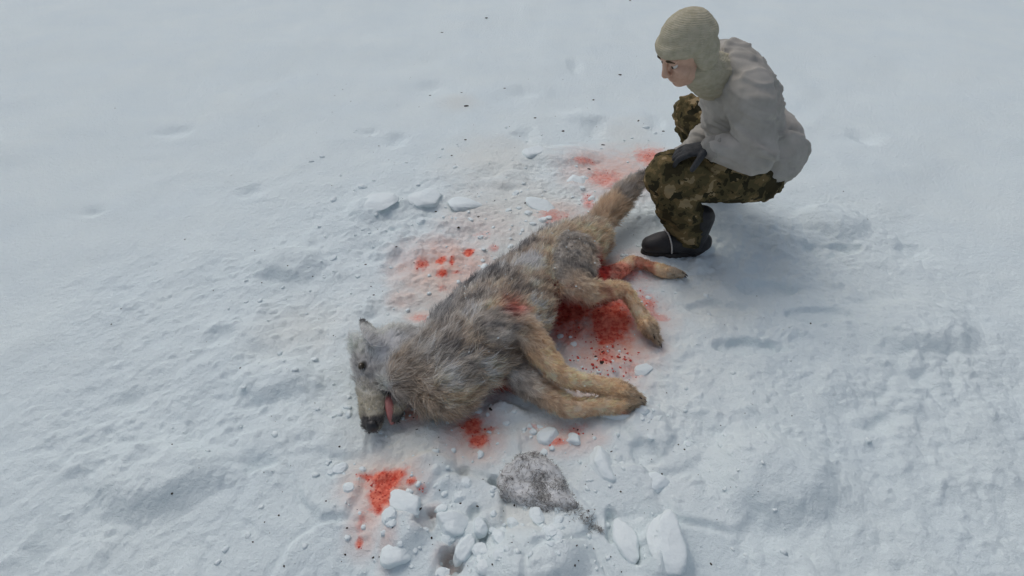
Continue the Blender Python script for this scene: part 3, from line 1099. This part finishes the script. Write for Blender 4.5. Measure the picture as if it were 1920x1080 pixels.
def hand(name, wr, fdir, palm_n, side, curls, label=None, L0=.088):
    """gloved hand: palm, four fingers of unequal length, thumb leaving the side of the palm"""
    f = np.array(fdir, float)
    f /= np.linalg.norm(f)
    n = np.array(palm_n, float)
    n -= (n @ f) * f
    n /= np.linalg.norm(n)
    s = np.cross(n, f) * side
    ps = [tube([(*(wr - f * .03), .026, .032), (*wr, .022, .031), (*(wr + f * .045), .018, .042), (*(wr + f * L0), .015, .041)], n, 4, 16)]
    for k, (o, ln) in enumerate(((.031, .070), (.010, .080), (-.011, .074), (-.031, .058))):
        p = wr + f * (L0 - .006) + s * o
        pts = [(*p, .0115)]
        a = R(curls[0])
        for seg, r in ((.45, .0112), (.31, .0102), (.24, .0088)):
            dr = f * math.cos(a) + n * math.sin(a)
            p = p + dr * ln * seg
            pts.append((*p, r))
            a += R(curls[1])
        ps.append(tube(pts, n, 3, 10))
    p = wr + f * .022 + s * .030
    pts = [(*p, .015)]
    d = s * .75 + f * .62 + n * .25
    for ln, r in ((.034, .0135), (.028, .0125), (.022, .0105)):
        d /= np.linalg.norm(d)
        p = p + d * ln
        pts.append((*p, r))
        d = d * .8 + n * .35 + f * .25
    ps.append(tube(pts, n, 3, 10))
    hm = fuse(name, ps, .0035, 3)
    return link(name, hm, M_GLOVE, person)


hand('glove', L_WR + A((-.012, .004, .0)), (-.95, .10, -.26), (-.2, .1, -1), -1, (16, 22))
hand('glove', R_WR + A((-.03, -.004, -.015)), (-.85, -.06, -.50), (-.45, .1, -.85), 1, (30, 42))

# ------------------------------------------------------------------ snow chunks
M_CHUNK = None


def chunk_material():
    m, nt, b = mat('snow_chunk')
    pos = nd(nt, 'ShaderNodeNewGeometry').outputs['Position']
    n = noise_node(nt, 9, 4, .6, pos)
    c = ramp(nt, n.outputs['Fac'], [(.3, (.75, .835, .855)), (.7, (.785, .855, .865))]).outputs[0]
    nt.links.new(c, b.inputs['Base Color'])
    b.inputs['Roughness'].default_value = .85
    b.inputs['Specular IOR Level'].default_value = .15
    f1 = noise_node(nt, 70, 5, .6, pos)
    bump(nt, b, f1.outputs['Fac'], .006, .5)
    return m


M_CHUNK = chunk_material()


def lump(rx, ry, rz, seed, box=.6, n=44, m=30, rough=.10):
    """broken clod: a ball cut back by soft random planes, then roughened"""
    V, F = ellip((0, 0, 0), (1, 1, 1), None, n, m)
    rs = np.random.default_rng(seed)
    nr = rs.normal(size=(9, 3)) * np.array((1, 1, .8))
    nr = np.vstack([nr, [(0, 0, 1)]])
    nr /= np.linalg.norm(nr, axis=1)[:, None]
    dd = .62 + .30 * rs.random(10)
    dd[-1] = .70
    pr = np.maximum(V @ nr.T, 1e-3)
    k = 14 + 26 * box
    r = (np.sum((pr / dd) ** k, 1) + 1.0) ** (-1 / k)
    q = V * r[:, None] * 1.18
    q = q * (1 + rough * 1.5 * noise3(q, 1.6, seed) + rough * .9 * noise3(q, 5.0, seed + 9) + rough * .45 * noise3(q, 14.0, seed + 19))[:, None]
    return q * np.array((rx, ry, rz)), F


CHUNKS = [  # px, py, half width px, half depth px, height m, yaw, label
    (870, 391, 34, 13, .045, .2, 'smooth oval snow slab lying above the red spots beyond the wolf'),
    (1002, 296, 20, 12, .05, .1, 'small rounded snow clump far behind the wolf, above its hips'),
    (1012, 392, 18, 16, .03, .6, 'pale round snow lump just above the wolf\'s hip'),
    (1128, 878, 22, 34, .05, .25, 'smooth upright oval snow lump right of the grey hair-covered lump'),
    (1155, 781, 30, 14, .045, -.1, 'blood-edged snow chunk under the wolf\'s front paws'),
    (1029, 815, 20, 14, .045, .3, 'larger of two snow chunks in the pink stain below the front legs'),
    (1077, 822, 14, 11, .035, -.3, 'smaller right-hand snow chunk in the pink stain below the front legs'),
    (1000, 806, 8, 6, .02, .1, 'tiny snow chunk at the left end of the pink stain below the legs'),
    (846, 985, 30, 26, .05, -.35, 'large flat broken snow slab in the foreground with straight edges'),
    (872, 1032, 16, 30, .05, -.55, 'oblong tilted snow block beside a dark pit at the bottom'),
    (900, 993, 13, 15, .04, .2, 'small square snow block between the big slab and grey lump'),
    (1172, 1012, 20, 40, .034, .1, 'tall oblong snow block near the bottom right'),
    (1244, 1034, 32, 52, .045, -.05, 'largest smooth snow block in the bottom right'),
    (762, 955, 36, 20, .04, -.5, 'long pale snow slab right of the red patch at lower left'),
    (1208, 690, 18, 10, .025, .3, 'low snow clod right of the blood drips under the belly'),
    (1228, 905, 22, 18, .03, .5, 'low worn snow lump at the right above the biggest block'),
    (716, 396, 34, 16, .035, .1, 'wide low snow lump at the upper left of the wolf'),
    (800, 388, 30, 14, .035, .2, 'domed snow lump beside the smooth oval slab'),
    (1080, 345, 16, 8, .025, .2, 'small snow clod just left of the wolf\'s tail'),
    (745, 1050, 26, 22, .04, .4, 'blocky snow lump at the bottom left corner below the red patch')]
for i, (px, py, w, h, ht, yaw, lab) in enumerate(CHUNKS):
    c, e, k = G(px, py), G(px + w, py), G(px, py - h)
    rx, ry = abs(e[0] - c[0]), abs(k[1] - c[1])
    v, f = lump(rx, ry, ht * .60, 100 + i * 7, .9 if i in (8, 9, 10, 11, 13, 4, 5) else .1)
    cy_, sy_ = math.cos(yaw), math.sin(yaw)
    v = v @ np.array(((cy_, sy_, 0), (-sy_, cy_, 0), (0, 0, 1)))
    o = link('snow_chunk', mesh_pd('snow_chunk', v, f), M_CHUNK)
    o.location = (c[0], c[1], gz(c[0], c[1]) - ht * .12)
    o.rotation_euler = (rng.normal() * .1, rng.normal() * .1, 0)
    tag(o, lab, 'snow chunk', 'snow chunks around the wolf')

# loose crumbs of snow: beyond counting
ico_v, ico_f = ellip((0, 0, 0), (1, 1, 1), None, 6, 4)


def crumbs(name, pts, r, material, label, cat, attr=None):
    V, F, o = [], [], 0
    tmpl = [tuple(q) for q in ico_f]
    for p, rad in zip(pts, r):
        v = ico_v * (rad * (.6 + .8 * rng.random((len(ico_v), 1)))) * np.array((1.2, 1.0, .7))
        a = rng.random() * 6.28
        v = v @ np.array(((math.cos(a), math.sin(a), 0), (-math.sin(a), math.cos(a), 0), (0, 0, 1)))
        V.append(v + p)
        F += [tuple(i + o for i in q) for q in tmpl]
        o += len(v)
    ob = link(name, mesh_pd(name, np.concatenate(V), F), material)
    tag(ob, label, cat, kind='stuff')
    return ob


pts, rr = [], []
while len(pts) < 650:
    px, py = rng.uniform(300, 1650), rng.uniform(230, 1080)
    if rng.random() > math.exp(-((px - 960) / 380) ** 2) * (.35 + .65 * sstep(250, 500, py)):
        continue
    p = G(px, py)
    if any(((px - q[0]) / q[2]) ** 2 + ((py - q[1]) / q[3]) ** 2 < 1.2 for q in STAINS if q[5] == 'b' and q[4] > .8):
        continue
    if min(np.hypot(*(SPINE[:, :2] - p[:2]).T)) < .12:
        continue
    pts.append(p)
    rr.append(.0025 + .009 * rng.random() ** 4)
P_ = np.array(pts)
P_[:, 2] = ground_h(P_[:, 0], P_[:, 1]) + np.array(rr) * .05
crumbs('snow_crumbs', P_, rr, M_CHUNK, 'loose white snow crumbs scattered over the trampled snow', 'snow crumbs')

clod_t = [lump(1, .8, .7, 900 + i, .9, 10, 7, .16) for i in range(8)]
V, F, o_ = [], [], 0
made = 0
while made < 240:
    px, py = rng.uniform(560, 1400), rng.uniform(230, 1078)
    p = G(px, py)
    if rng.random() > math.exp(-((px - 960) / 270) ** 2) * (.4 + .6 * float(sstep(240, 420, py))) or min(np.hypot(*(SPINE[:, :2] - p[:2]).T)) < .17:
        continue
    if vnoise(np.array([p[0] * 4]), np.array([p[1] * 4]), 99)[0] < .42:
        continue
    if any(((px - q[0]) / q[2]) ** 2 + ((py - q[1]) / q[3]) ** 2 < 1.7 for q in STAINS if q[5] == 'b' and q[4] > .6):
        continue
    v, f = clod_t[made % 8]
    r = .006 + .020 * rng.random() ** 2.6
    a = rng.random() * 6.28
    v = (v * r) @ np.array(((math.cos(a), math.sin(a), 0), (-math.sin(a), math.cos(a), 0), (0, 0, 1)))
    V.append(v + np.array((p[0], p[1], gz(p[0], p[1]) - r * .12)))
    F += [tuple(i + o_ for i in q) for q in f]
    o_ += len(v)
    made += 1
tag(link('snow_clods', mesh_pd('snow_clods', np.concatenate(V), F), M_CHUNK, None, False), 'small broken snow clods strewn over the trampled snow round the wolf', 'snow clods', kind='stuff')
Pq, Nq = sample(body_me, 900)
ok = (Nq[:, 2] > .35)
Pq, Nq = Pq[ok], Nq[ok]
ok = rng.random(len(Pq)) < sstep(.0, .35, noise3(Pq, 7, 321)) * .8
for w_, r_, _s in WOUNDS:
    ok &= np.linalg.norm(Pq - w_, axis=1) > r_ * 1.1
Pq, Nq = Pq[ok], Nq[ok]
crumbs('snow_flakes', Pq + Nq * .014, .0012 + .0032 * rng.random(len(Pq)) ** 2, M_CHUNK, 'white snow flakes caught in the fur of the wolf', 'snow flakes')

# frozen blood grains inside the stains: beyond counting
M_GRAIN = simple('frozen_blood', (.50, .05, .035), (.80, .13, .09), 90, .5, None, 0, .4)
pts, rr = [], []
for (px, py, w, h, s, k) in STAINS:
    if k != 'b' or s < .4:
        continue
    cnt = int(w * h * s * .03) + 3
    for _ in range(min(cnt, 40)):
        p = G(px + rng.normal() * w * .4, py + rng.normal() * h * .4)
        pts.append(p)
        rr.append(.0012 + .0028 * rng.random() ** 2)
for _ in range(90):
    p = G(1140 + rng.normal() * 30, 678 + rng.normal() * 22)
    pts.append(p)
    rr.append(.0018 + .004 * rng.random() ** 2)
P_ = np.array(pts)
P_[:, 2] = ground_h(P_[:, 0], P_[:, 1]) + np.array(rr) * .2
crumbs('frozen_blood_grains', P_, rr, M_GRAIN, 'tiny frozen red blood grains lying in the stained snow', 'blood grains')

# ------------------------------------------------------------------ snow lump matted with grey hair
M_LUMP = simple('grey_matted_snow', (.50, .51, .51), (.72, .74, .75), 30, .9, 90, .006, .15)
hl = empty('hair_matted_snow_lump', (0, 0, 0))
lc_ = G(1000, 930)
hl.location = (lc_[0], lc_[1], gz(lc_[0], lc_[1]))
tag(hl, 'snow lump matted with short grey hairs in the foreground', 'snow lump')
outline = [(931, 900), (945, 876), (970, 860), (1000, 851), (1025, 860), (1050, 880), (1066, 910), (1080, 945), (1092, 965), (1060, 968), (1025, 968), (990, 955), (955, 945), (935, 935)]
O = np.array([G(a, b) for a, b in outline])
cen = O.mean(0)
ringsV, F = [], []
LV = 9
nO = 42
t = np.linspace(0, len(O), nO, endpoint=False)
closed = np.vstack([O, O[:1]])
OO = np.stack([np.interp(t, np.arange(len(O) + 1), closed[:, k]) for k in range(3)], 1)
for i in range(LV):
    a = i / (LV - 1) * .97
    r = math.cos(a * math.pi / 2) ** .55
    rp = cen + (OO - cen) * r
    rp[:, 2] = -.02 + .058 * math.sin(a * math.pi / 2)
    ringsV.append(rp)
V = np.concatenate(ringsV)
V[:, :2] += .006 * np.stack([noise3(V, 30, 3), noise3(V, 30, 8)], 1)
V[:, 2] += .045 * noise3(V, 11, 5) + .012 * noise3(V, 40, 6) + gz(cen[0], cen[1])
for i in range(LV - 1):
    for k in range(nO):
        F.append((i * nO + k, i * nO + (k + 1) % nO, (i + 1) * nO + (k + 1) % nO, (i + 1) * nO + k))
F.append(tuple(range((LV - 1) * nO, LV * nO)))
lump_me = mesh_pd('lump', V, F)
link('lump', lump_me, M_LUMP, hl)
# matted hairs: on the lump, and trailing away to the right
Pl, Nl = sample(lump_me, 16000)
Nl = Nl * np.sign(np.median(Nl[:, 2]))
dens = .10 + .9 * sstep(-.08, .28, noise3(Pl, 20, 71) + .10 - .9 * (Pl[:, 1] - cen[1]))
keep = (Nl[:, 2] > .15) & (rng.random(len(Pl)) < dens * .24)
Pl, Nl = Pl[keep], Nl[keep]
tr_n = 200
tt = rng.random(tr_n) ** .8
pa, pb_ = G(1070, 960), G(1126, 1002)
Pt = pa + (pb_ - pa) * tt[:, None] + rng.normal(size=(tr_n, 3)) * A((.022, .016, 0)) * (1.1 - tt)[:, None]
Pt[:, 2] = ground_h(Pt[:, 0], Pt[:, 1]) + .003
Ph = np.vstack([Pl, Pt])
Nh = np.vstack([Nl, np.tile(A((0, 0, 1.0)), (tr_n, 1))])
ang = rng.random(len(Ph)) * 6.28
Dh = np.stack([np.cos(ang), np.sin(ang), np.zeros_like(ang)], 1)
Dh -= (np.sum(Dh * Nh, 1))[:, None] * Nh
Dh = Dh + Nh * .18
Dh /= np.linalg.norm(Dh, axis=1)[:, None]
gcol = (.18 + .34 * rng.random(len(Ph)) ** 1.5)[:, None] * A((1, .98, .95))
hm = hair_mesh('matted_hair', Ph + Nh * .0025, Dh, Nh, .005 + .014 * rng.random(len(Ph)), np.full(len(Ph), .0013), gcol, gcol * 1.1, .1)
ho = link('matted_hair', hm, M_FUR, hl, False)
ho['kind'] = 'stuff'

# ------------------------------------------------------------------ dark bark flecks on the snow
M_BARK = simple('bark_fleck', (.022, .018, .014), (.075, .06, .045), 120, .9, 300, .002)
FLECKS = [(725, 372, 6, .6), (754, 387, 4, 1), (875, 207, 8, .2), (1003, 230, 5, .5), (1055, 253, 6, 1.0), (1130, 279, 7, .1), (1196, 233, 6, .9), (1104, 323, 6, -.4), (1162, 145, 6, .1), (912, 40, 5, .3), (829, 64, 5, .3),
          (1181, 5, 4, 0), (807, 184, 4, 0), (873, 270, 5, 0), (847, 297, 4, 1), (866, 181, 4, .3), (946, 173, 4, 0), (985, 387, 5, .7), (818, 403, 5, .3), (860, 438, 6, 1.0), (914, 443, 6, .8), (745, 479, 5, .5), (686, 500, 5, 1.2),
          (702, 560, 4, .4), (897, 414, 5, .2), (1232, 636, 8, .5), (1130, 662, 7, .5), (1117, 668, 5, .2), (1162, 672, 4, .6), (1128, 682, 9, .1), (790, 967, 9, .9), (701, 1047, 7, .5), (716, 1059, 5, 1), (896, 953, 6, .5), (905, 900, 4, .3),
          (838, 972, 4, .3), (1078, 1044, 5, .6), (1172, 1007, 5, .4), (920, 775, 8, -.6), (1112, 190, 5, .9), (1146, 850, 5, .5), (783, 812, 5, .2), (1193, 752, 5, .2), (1215, 470, 4, .6), (730, 992, 5, .4), (884, 1040, 5, .9), (752, 1058, 4, .2), (1243, 250, 5, .1)]
flk = []
for i in range(5):
    v, f = lump(1, .42 + .1 * i, .35, 300 + i, .5, 8, 6, .35)
    flk.append(mesh_pd('bark_fleck', v, f))
for i, (px, py, s, a) in enumerate(FLECKS):
    p, e = G(px, py), G(px + s / 2, py)
    o = link('bark_fleck', flk[i % 5], M_BARK, None, False)
    r = abs(e[0] - p[0])
    o.scale = (r, r, r * .8)
    o.rotation_euler = (0, 0, a)
    o.location = (p[0], p[1], gz(p[0], p[1]) + r * .12)
    tag(o, 'small dark bark fleck lying on the snow', 'bark fleck', 'dark flecks scattered on the snow')
pts, rr = [], []
for _ in range(520):
    px, py = rng.uniform(200, 1750), rng.uniform(60, 1078)
    if rng.random() > math.exp(-((px - 960) / 420) ** 2) + .12:
        continue
    pts.append(G(px, py))
    rr.append(.0012 + .0022 * rng.random() ** 2)
P_ = np.array(pts)
P_[:, 2] = ground_h(P_[:, 0], P_[:, 1])
crumbs('dirt_specks', P_, rr, M_BARK, 'tiny dark dirt specks strewn over the snow', 'dirt specks')
